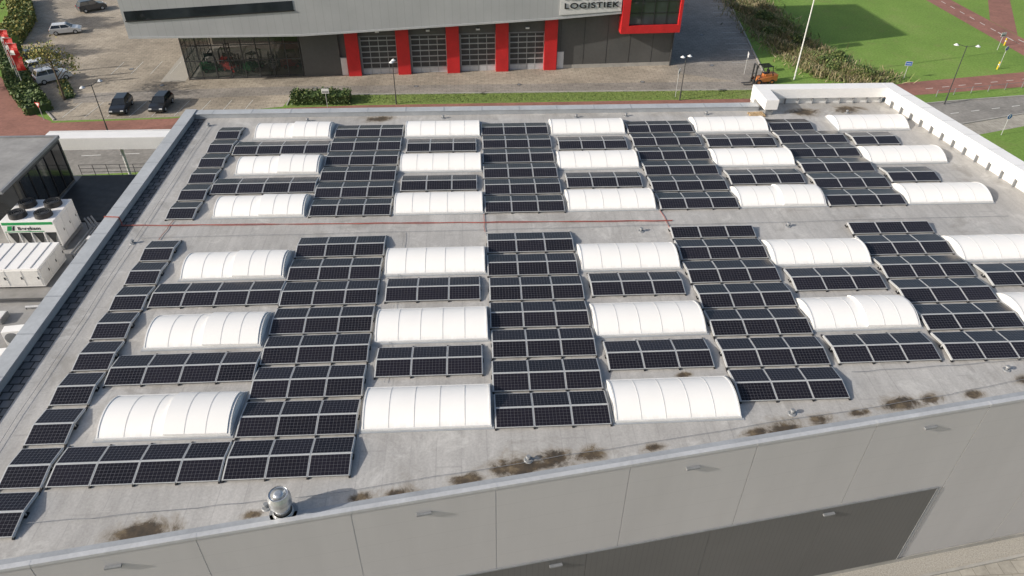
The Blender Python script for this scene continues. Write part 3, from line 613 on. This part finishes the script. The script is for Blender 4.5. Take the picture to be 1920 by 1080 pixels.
# ------------------------------------------------------------------ VEHICLES
def car(label,loc,rz,paint,suv=False):
    E=empty('parked_car',label,'car',loc,rz,'cars parked in the yard')
    h=.18 if suv else 0; hw=.88
    prof=[(-2.1,.30),(-2.16,.62),(-2.1,.92+h),(-1.9,1.0+h),(.85,.98+h),(1.75,.84+h),(2.08,.68+h*.7),(2.16,.5),(2.12,.28)]
    k=MB(); N=len(prof)
    for sgn in (-1,1): k.v+=[(x,sgn*hw,z) for x,z in prof]
    mi=k.m(paint)
    for i in range(N): j=(i+1)%N; k.f.append((i,j,N+j,N+i)); k.mi.append(mi)
    k.f.append(tuple(range(N-1,-1,-1))); k.mi.append(mi); k.f.append(tuple(range(N,2*N))); k.mi.append(mi)
    k.build('body',E,False,bevel=.05)
    b0,b1,r0,r1=-1.98,1.0,-1.62,.25; zb,zt=.97+h,1.45+h*1.4
    k=MB(); k.hexa([(b0,-.80,zb),(b1,-.80,zb),(b1,.80,zb),(b0,.80,zb),(r0,-.64,zt),(r1,-.64,zt),(r1,.64,zt),(r0,.64,zt)],'carglass'); k.build('window',E,False,bevel=.02)
    k=MB(); k.hexa([(r0-.08,-.67,zt-.03),(r1+.06,-.67,zt-.03),(r1+.06,.67,zt-.03),(r0-.08,.67,zt-.03),(r0+.03,-.6,zt+.04),(r1-.1,-.6,zt+.04),(r1-.1,.6,zt+.04),(r0+.03,.6,zt+.04)],paint)
    for sy in (-1,1):
        for (xb,xt) in ((b0,r0),(b1,r1),(-.5,-.55)):
            k.tube((xb,sy*.80,zb),(xt,sy*.65,zt),.035,.035,paint,6)
    k.build('roof',E,False)
    for x in (-1.32,1.32):
        for sy in (-1,1):
            k=MB(); k.tube((x,sy*.70,.32),(x,sy*.90,.32),.33,.33,'rubber',20); o=k.build('wheel',E,False)
            k=MB(); k.tube((x,sy*.90,.32),(x,sy*.915,.32),.2,.18,'silver',14); k.build('rim',o,False)
    for sy in (-1,1):
        k=MB(); k.box(2.0,2.15,sy*.62-.18,sy*.62+.18,.58+h,.70+h,'lampglass'); k.build('headlight',E,False)
        k=MB(); k.box(-2.18,-2.05,sy*.68-.14,sy*.68+.14,.72+h,.88+h,'taillight'); k.build('tail_light',E,False)
        k=MB(); k.box(.62,.78,sy*.98-.1,sy*.98+.1,.98+h,1.10+h,paint); k.build('mirror',E,False)
    return E
car('black hatchback parked on paved yard near hedge',(-32.2,66.4,GZ+.01),rad(-84),'carblack')
car('black family car parked beside another black car',(-27.6,66.9,GZ+.01),rad(-90),'carblack')
car('white hatchback parked on the paved yard',(-51.2,95.6,GZ+.01),rad(18),'carwhite')
car('dark grey car parked by the yard hedge',(-52.0,107.2,GZ+.01),rad(42),'cargrey',True)
car('white sport utility car parked under thin tree',(-44.6,76.2,GZ+.01),rad(40),'carwhite',True)
car('dark grey car parked behind the red flags',(-50.0,84.5,GZ+.01),rad(35),'cargrey')
car('white car parked close to the hedge',(-47.6,80.2,GZ+.01),rad(40),'carwhite')
def forklift(label,loc,rz,col):
    E=empty('forklift',label,'forklift',loc,rz)
    k=MB(); k.hexa([(-1.35,-.6,.35),(.9,-.6,.35),(.9,.6,.35),(-1.35,.6,.35),(-1.3,-.58,1.15),(.7,-.58,.75),(.7,.58,.75),(-1.3,.58,1.15)],col); k.box(-1.0,-.1,-.5,.5,.95,1.25,col); k.build('body',E,False,bevel=.05)
    k=MB(); k.box(-1.6,-1.1,-.58,.58,.3,1.2,col); k.build('counterweight',E,False,bevel=.1)
    k=MB()
    for x,xt in ((-.95,-.75),(.65,.35)):
        for sy in (-.52,.52): k.tube((x,sy,1.0 if x<0 else .75),(xt,sy,2.25),.045,.045,'black',8)
    for i in range(7): k.box(-.8,.42,-.52+i*.165,-.48+i*.165,2.23,2.28,'black')
    k.box(-.82,.44,-.56,-.5,2.2,2.3,'black'); k.box(-.82,.44,.5,.56,2.2,2.3,'black'); k.build('overhead_guard',E,False)
    k=MB(); k.box(-.55,-.05,-.25,.25,1.2,1.32,'black'); k.box(-.62,-.5,-.25,.25,1.3,1.75,'black'); k.build('seat',E,False,bevel=.03)
    k=MB(); k.box(1.0,1.15,-.4,-.28,.15,2.5,'darkmetal'); k.box(1.0,1.15,.28,.4,.15,2.5,'darkmetal')
    for z in (.4,1.3,2.4): k.box(1.02,1.12,-.28,.28,z,z+.1,'darkmetal')
    k.build('mast',E,False)
    for sy in (-.3,.3):
        k=MB(); k.box(1.2,2.3,sy-.07,sy+.07,.1,.15,'darkmetal'); k.box(1.17,1.22,sy-.07,sy+.07,.1,.7,'darkmetal'); k.build('fork',E,False)
    for x,r in ((-.95,.3),(.65,.36)):
        for sy in (-.52,.52):
            k=MB(); k.tube((x,sy-.12,r),(x,sy+.12,r),r,r,'rubber',18); k.tube((x,sy-.13,r),(x,sy+.13,r),r*.5,r*.5,col,12); k.build('wheel',E,False)
    return E
forklift('orange forklift standing on the paved street',(48.8,72.3,GZ+.01),rad(190),'orange').scale=(1.2,1.15,1.05)
for i,(u,v_,c,a_) in enumerate([(2.5,3,'greenpaint',20),(5.2,2.6,'red',-30),(8,3.2,'greenpaint',60),(10.6,2.8,'offwhite',-80),(13,3.5,'red',10),(3.8,5.5,'red',90)]):
    P=Matrix.Translation((-27,75.8,Lz))@Matrix.Rotation(rad(3.09),4,'Z'); q=P@Vector((u,v_,.03))
    forklift(('green' if c=='greenpaint' else 'red' if c=='red' else 'white')+' forklift on display inside the glazed showroom',q,rad(a_),c)
# ------------------------------------------------------------------ STREET FURNITURE
def lamp(x,y,h,rz,arm=1.1):
    E=empty('street_lamp','dark slim street lamp with two white shaded heads','street lamp',(x,y,GZ),rz,'street lamps along the cycle path')
    k=MB(); k.tube((0,0,0),(0,0,1.2),.09,.08,'darkmetal',10); k.tube((0,0,1.2),(0,0,h),.06,.045,'darkmetal',10); k.build('pole',E,False)
    for sx in (-1,1):
        k=MB(); k.tube((0,0,h-.15),(sx*arm,0,h+.12),.03,.025,'darkmetal',8); k.build('arm',E,False)
        k=MB(); k.tube((sx*arm,0,h-.02),(sx*arm,0,h+.16),.30,.07,'lampglass',16); k.tube((sx*arm,0,h-.06),(sx*arm,0,h-.02),.26,.30,'darkmetal',16); k.build('lamp_shade',E,False)
    return E
lamp(-31.3,59.7,5.8,rad(60)); lamp(.85,66.9,5.4,rad(75),.35); lamp(36.5,66.9,5.6,rad(20),.5); lamp(69.8,64.6,7.4,rad(-15),1.2)
E=empty('tall_mast','very tall slim pale light mast beside the drive','mast',(53.7,73.4,GZ))
k=MB(); k.tube((0,0,0),(0,0,16),.10,.06,'offwhite',12); k.build('pole',E,False)
k=MB(); k.tube((0,0,16),(1.2,0,16.1),.05,.05,'offwhite',8); k.box(1.0,1.7,-.15,.15,16.0,16.15,'midmetal'); k.build('lamp_head',E,False)
def sign(x,y,h,kind,rz,label):
    E=empty('road_sign',label,'sign',(x,y,GZ),rz)
    k=MB(); k.tube((0,0,0),(0,0,h),.035,.035,'silver',8); k.build('post',E,False)
    k=MB()
    if kind=='round':
        k.tube((0,-.04,h-.3),(0,-.06,h-.3),.32,.32,'lampglass',24); k.tube((0,-.06,h-.3),(0,-.065,h-.3),.29,.29,'blue',24)
        k.hexa([(-.04,-.07,h-.48),(.04,-.07,h-.48),(.04,-.066,h-.48),(-.04,-.066,h-.48),(-.04,-.07,h-.15),(.04,-.07,h-.15),(.04,-.066,h-.15),(-.04,-.066,h-.15)],'lampglass')
        k.face([(-.14,-.071,h-.22),(.14,-.071,h-.22),(0,-.071,h-.06)],'lampglass')
    elif kind=='board': k.box(-.45,.45,-.06,-.03,h-.6,h,'lampglass'); k.box(-.38,.38,-.066,-.06,h-.52,h-.3,'midmetal')
    elif kind=='dir': k.box(-.45,.45,-.06,-.03,h-.6,h,'offgrey'); k.box(-.4,.4,-.066,-.061,h-.55,h-.05,'blue'); k.box(-.3,.3,-.070,-.067,h-.35,h-.28,'lampglass')
    elif kind=='tri':
        k.face([(-.38,-.05,h),(.38,-.05,h),(0,-.05,h-.66)],'red'); k.face([(-.24,-.055,h-.08),(.24,-.055,h-.08),(0,-.055,h-.5)],'lampglass')
    k.build('sign_plate',E,False)
sign(71.7,55.6,2.6,'round',rad(10),'round blue white-arrow traffic sign on grey post')
sign(84.5,77,3.0,'round',rad(20),'round blue cycle path sign on grey post')
sign(68.8,73.2,2.4,'dir',rad(-10),'small rectangular blue sign beside cycle path')
sign(-7.5,66.2,2.4,'board',0,'white board sign standing in front of hedge')
sign(47.5,75.5,3.0,'board',rad(80),'narrow white sign on post beside forklift')
sign(36.2,68.0,3.6,'board',rad(60),'white board sign on post beside street lamp')
sign(-46.2,62.9,2.2,'tri',rad(10),'triangular red and white give way sign')
sign(-40.2,63.6,2.2,'tri',rad(-20),'triangular give way sign at yard corner')
sign(88.5,84,2.6,'board',rad(15),'small white sign on post in the grass')
k=MB(); k.tube((0,0,0),(0,0,1.0),.1,.1,'yellow',12); k.tube((0,0,1.0),(0,0,1.08),.1,.05,'yellow',12); k.tube((0,0,.6),(0,0,.75),.105,.105,'lampglass',12,False)
o=k.build('bollard'); o.location=(83.8,76.3,GZ); tag(o,'yellow bollard standing beside the red cycle path','bollard','bollards by the cycle path'); dup(o,(93.5,84,GZ)); dup(o,(90.8,86,GZ))
def flag(x,y,h):
    E=empty('flag','tall red advertising flag on a white pole','flag',(x,y,GZ),0,'red flags by the yard')
    k=MB(); k.tube((0,0,0),(0,0,h),.06,.04,'offwhite',8); k.tube((0,0,h-.1),(1.1,0,h-.1),.02,.02,'offwhite',6); k.build('pole',E,False)
    k=MB(); n=12
    for i in range(n):
        for j in range(2):
            f=lambda a,b_:(.06+b_*.55, .12*math.sin(a*.9+b_*1.3), h-.12-a*3.4/n)
            k.face([f(i,j),f(i+1,j),f(i+1,j+1),f(i,j+1)],'offwhite' if 3<=i<5 and j==0 else 'red')
    k.build('cloth',E,False,smooth=True); return E
flag(-46.9,73.2,6.0); flag(-48.4,75.2,6.0); flag(-50.2,77.8,6.2)
k=MB()
for i in range(14):
    x=70+i*2.6; k.tube((x,67.0+i*.5,GZ),(x,67.0+i*.5,GZ+.9),.05,.05,'midmetal',6)
    if i<13: k.tube((x,67+i*.5,GZ+.8),(x+2.6,67.5+i*.5,GZ+.8),.025,.025,'midmetal',6)
o=k.build('fence'); tag(o,'low grey post and rail fence between paths','fence')
# ------------------------------------------------------------------ VEGETATION
def leafcloud(k,n,fn,size,mats,wts):
    ids=[k.m(m_) for m_ in mats]
    for _ in range(n):
        p=Vector(fn()); s=size*random.uniform(.6,1.4)
        a=Vector((random.gauss(0,1),random.gauss(0,1),random.gauss(0,1))).normalized(); b_=a.orthogonal().normalized()*s; c_=a.cross(b_).normalized()*s*.7
        n0=len(k.v); k.v+=[tuple(p-b_),tuple(p+c_),tuple(p+b_),tuple(p-c_)]; k.f.append((n0,n0+1,n0+2,n0+3)); k.mi.append(random.choices(ids,wts)[0])
def hedge(pts,wd,h,label,mats=('leafA','leafB','leafC'),wts=(3,3,1),dens=90,size=.13):
    k=MB()
    for (x0,y0),(x1,y1) in zip(pts,pts[1:]):
        d=Vector((x1-x0,y1-y0)); Ln=d.length; T=Matrix.Translation((x0,y0,GZ))@Matrix.Rotation(math.atan2(d.y,d.x),4,'Z')
        k.box(0,Ln,-wd/2+.15,wd/2-.15,0,h-.2,mats[0],T)
        def fn():
            u=random.uniform(-.1,Ln+.1); q=random.random(); lump=.15*math.sin(u*1.7+x0)+.12*math.sin(u*4.1)
            if q<.6: v_,z=random.uniform(-wd/2,wd/2),h+lump+random.gauss(-.1,.1)
            else: v_,z=random.choice((-1,1))*wd/2+random.gauss(0,.08),random.uniform(0,h)
            return T@Vector((u,v_,z))
        leafcloud(k,int(Ln*wd*dens),fn,size,mats,wts)
    o=k.build('hedge'); tag(o,label,'hedge'); return o
hedge([(-12,68.0),(-4.9,68.0)],2.3,1.25,'clipped dark green hedge between street and cycle path')
hedge([(-41.5,65.6),(-47.5,73.5),(-56,88)],2.8,1.1,'long green hedge bordering the paved yard',dens=60,size=.17)
hedge([(-57,90),(-60,101),(-66,112)],3.2,1.6,'yellow green hedge bordering the yard entrance',('leafB','leafC','leafY'),(2,2,2),50,.2)
hedge([(-40,70),(-43,75)],1.2,.5,'low planting strip beneath the thin tree',('leafA','leafC','leafY'),(2,2,1),60,.14)
def tree(x,y,h,r,n,label,mats,wts,size=.16):
    E=empty('tree',label,'tree',(x,y,GZ))
    k=MB(); k.tube((0,0,0),(.05,.05,h*.35),.16,.11,'trunk',10); tips=[]
    def limb(a,d,ln,rr,lv):
        b_=a+d*ln; k.tube(a,b_,rr,rr*.6,'trunk',6,False); tips.append((b_,lv))
        if lv>0:
            for _ in range(3):
                nd=(d+Vector((random.gauss(0,.55),random.gauss(0,.55),random.gauss(.15,.35)))).normalized(); limb(b_,nd,ln*.68,rr*.6,lv-1)
    base=Vector((.05,.05,h*.33))
    k.tube(base,base+Vector((0,0,h*.45)),.11,.05,'trunk',8,False)
    for i in range(7):
        t=2*math.pi*i/7+random.uniform(-.4,.4); st=base+Vector((0,0,h*.06*i*.9)); limb(st,Vector((math.cos(t)*.8,math.sin(t)*.8,.75)).normalized(),r*.5,.06,2)
    k.build('trunk',E,False)
    k=MB(); pts=[t[0] for t in tips if t[1]<2]
    def fn():
        c_=random.choice(pts); return (c_.x+random.gauss(0,r*.13),c_.y+random.gauss(0,r*.13),c_.z+random.gauss(0,r*.13))
    leafcloud(k,n,fn,size,mats,wts); k.build('crown',E,False); return E
tree(-40.4,69.6,7.2,3.0,1300,'thin young tree with sparse yellowing leaves',('leafC','leafY','leafB'),(2,3,1),.12)
tree(-60,84,7,3.2,2500,'leafy green tree beside the yard entrance',('leafB','leafC','leafY'),(3,2,1),.2)
tree(-63,97,8,3.5,2500,'autumn tree beside the yard entrance',('leafB','leafY','leafC'),(2,2,2),.2)
tree(-57,72,8,3.5,2500,'leafy tree standing by the red path',('leafA','leafB','leafC'),(2,3,1),.2)
k=MB()
line=[(57,125),(58.5,108),(58,95),(58.5,84),(60.5,76),(64,72.8)]
ids=[k.m('reedA'),k.m('reedB'),k.m('reedC'),k.m('leafB'),k.m('leafC')]
def on(line,t):
    t*=len(line)-1; i=min(int(t),len(line)-2); f=t-i; return Vector(line[i]).lerp(Vector(line[i+1]),f)
for _ in range(26000):
    t=random.random(); c_=on(line,t); side=random.gauss(0,1.9); x=c_.x+side; y=c_.y+random.gauss(0,1.0); h=random.uniform(.25,.85)*(1+.4*math.sin(x*1.3+y*.7)); a_=random.uniform(0,math.pi); ww=random.uniform(.04,.11)
    lx,ly=random.gauss(0,.4),random.gauss(0,.4); dx,dy=math.cos(a_)*ww,math.sin(a_)*ww
    n0=len(k.v); k.v+=[(x-dx,y-dy,GZ),(x+dx,y+dy,GZ),(x+lx+dx*.3,y+ly+dy*.3,GZ+h),(x+lx-dx*.3,y+ly-dy*.3,GZ+h)]; k.f.append((n0,n0+1,n0+2,n0+3)); k.mi.append(random.choices(ids,(3,6,1,5,4) if (math.sin(y*.35+x*.3)>.1 and side>-1) else (6,5,3,2,2))[0])
o=k.build('reeds'); o['kind']='stuff'
def bush(x,y,r,h,label,n=1500,mats=('leafA','leafB','leafC'),wts=(2,3,2)):
    k=MB(); bl=[(random.uniform(-r*.6,r*.6),random.uniform(-r*.6,r*.6),random.uniform(.4,.8)) for _ in range(6)]
    k.tube((0,0,0),(0,0,h*.5),.08,.05,'trunk',6)
    def fn():
        q=random.choice(bl); d=Vector((random.gauss(0,1),random.gauss(0,1),random.gauss(0,1))).normalized()*random.uniform(.6,1); return (q[0]+d.x*r*.5,q[1]+d.y*r*.5,max(.05,h*q[2]*.6+d.z*h*.42))
    leafcloud(k,n,fn,.14,mats,wts); o=k.build('bush'); o.location=(x,y,GZ); tag(o,label,'bush')
bush(61,77.5,2.2,1.7,'dark green bush growing among the reeds'); bush(59.5,88,2.0,1.5,'dark green bush growing among the reeds'); bush(63.5,74.3,1.8,1.5,'low green bush at the ditch end'); bush(58,99,2,1.6,'dense green bush beside the driveway'); bush(57.5,92.5,2.2,1.4,'dense green bush beside the driveway'); bush(62.5,80.5,1.8,1.3,'low green bush at the ditch end')
sheet('grass_verge',[(-12.5,66.4),(-4,66.9),(50,67.4),(50,69.95),(-12.5,69.95)],GZ+e,'verge')
k=MB(); ids=[k.m('verge'),k.m('leafB'),k.m('leafC')]
for _ in range(7000):
    x=random.uniform(-12.5,50); y=random.uniform(67.2,70); h=random.uniform(.04,.14); a_=random.uniform(0,3.1); dx,dy=math.cos(a_)*.05,math.sin(a_)*.05
    n0=len(k.v); k.v+=[(x-dx,y-dy,GZ),(x+dx,y+dy,GZ),(x+random.gauss(0,.08),y+random.gauss(0,.08),GZ+h)]; k.f.append((n0,n0+1,n0+2)); k.mi.append(random.choices(ids,(4,1,2))[0])
o=k.build('grass_tufts'); o['kind']='stuff'
# ------------------------------------------------------------------ LIGHT, SKY, CAMERA
EL=25; sxd,syd=.962,.272; az=math.atan2(-sxd,-syd)
wl=bpy.data.worlds.new('World'); S.world=wl; wl.use_nodes=True; nt=wl.node_tree
sk=nt.nodes.new('ShaderNodeTexSky'); sk.sky_type='NISHITA'; sk.sun_disc=False; sk.sun_elevation=rad(EL); sk.sun_rotation=az%(2*math.pi); sk.dust_density=3.0; sk.ozone_density=.6
nt.links.new(sk.outputs[0],nt.nodes['Background'].inputs[0]); nt.nodes['Background'].inputs[1].default_value=.14
sd=bpy.data.lights.new('sun','SUN'); sd.energy=4.8; sd.angle=rad(.6); sd.color=(1,.94,.86); so=bpy.data.objects.new('sun',sd); COL.objects.link(so)
d=Vector((sxd*math.cos(rad(EL)),syd*math.cos(rad(EL)),-math.sin(rad(EL)))); so.rotation_euler=d.to_track_quat('-Z','Y').to_euler(); so.location=(-60,-20,50)
S.view_settings.view_transform='Standard'; S.view_settings.look='None'; S.view_settings.exposure=0
cd=bpy.data.cameras.new('camera'); cd.sensor_width=36; cd.lens=1350.4/1920*36; cd.clip_end=2000; co=bpy.data.objects.new('camera',cd); COL.objects.link(co)
R=Matrix.Rotation(-.0594,4,'Z')@Matrix.Rotation(math.pi/2-.6504,4,'X')@Matrix.Rotation(.0105,4,'Z')
co.matrix_world=Matrix.Translation((10.3915,-18.8156,23.7437))@R; S.camera=co
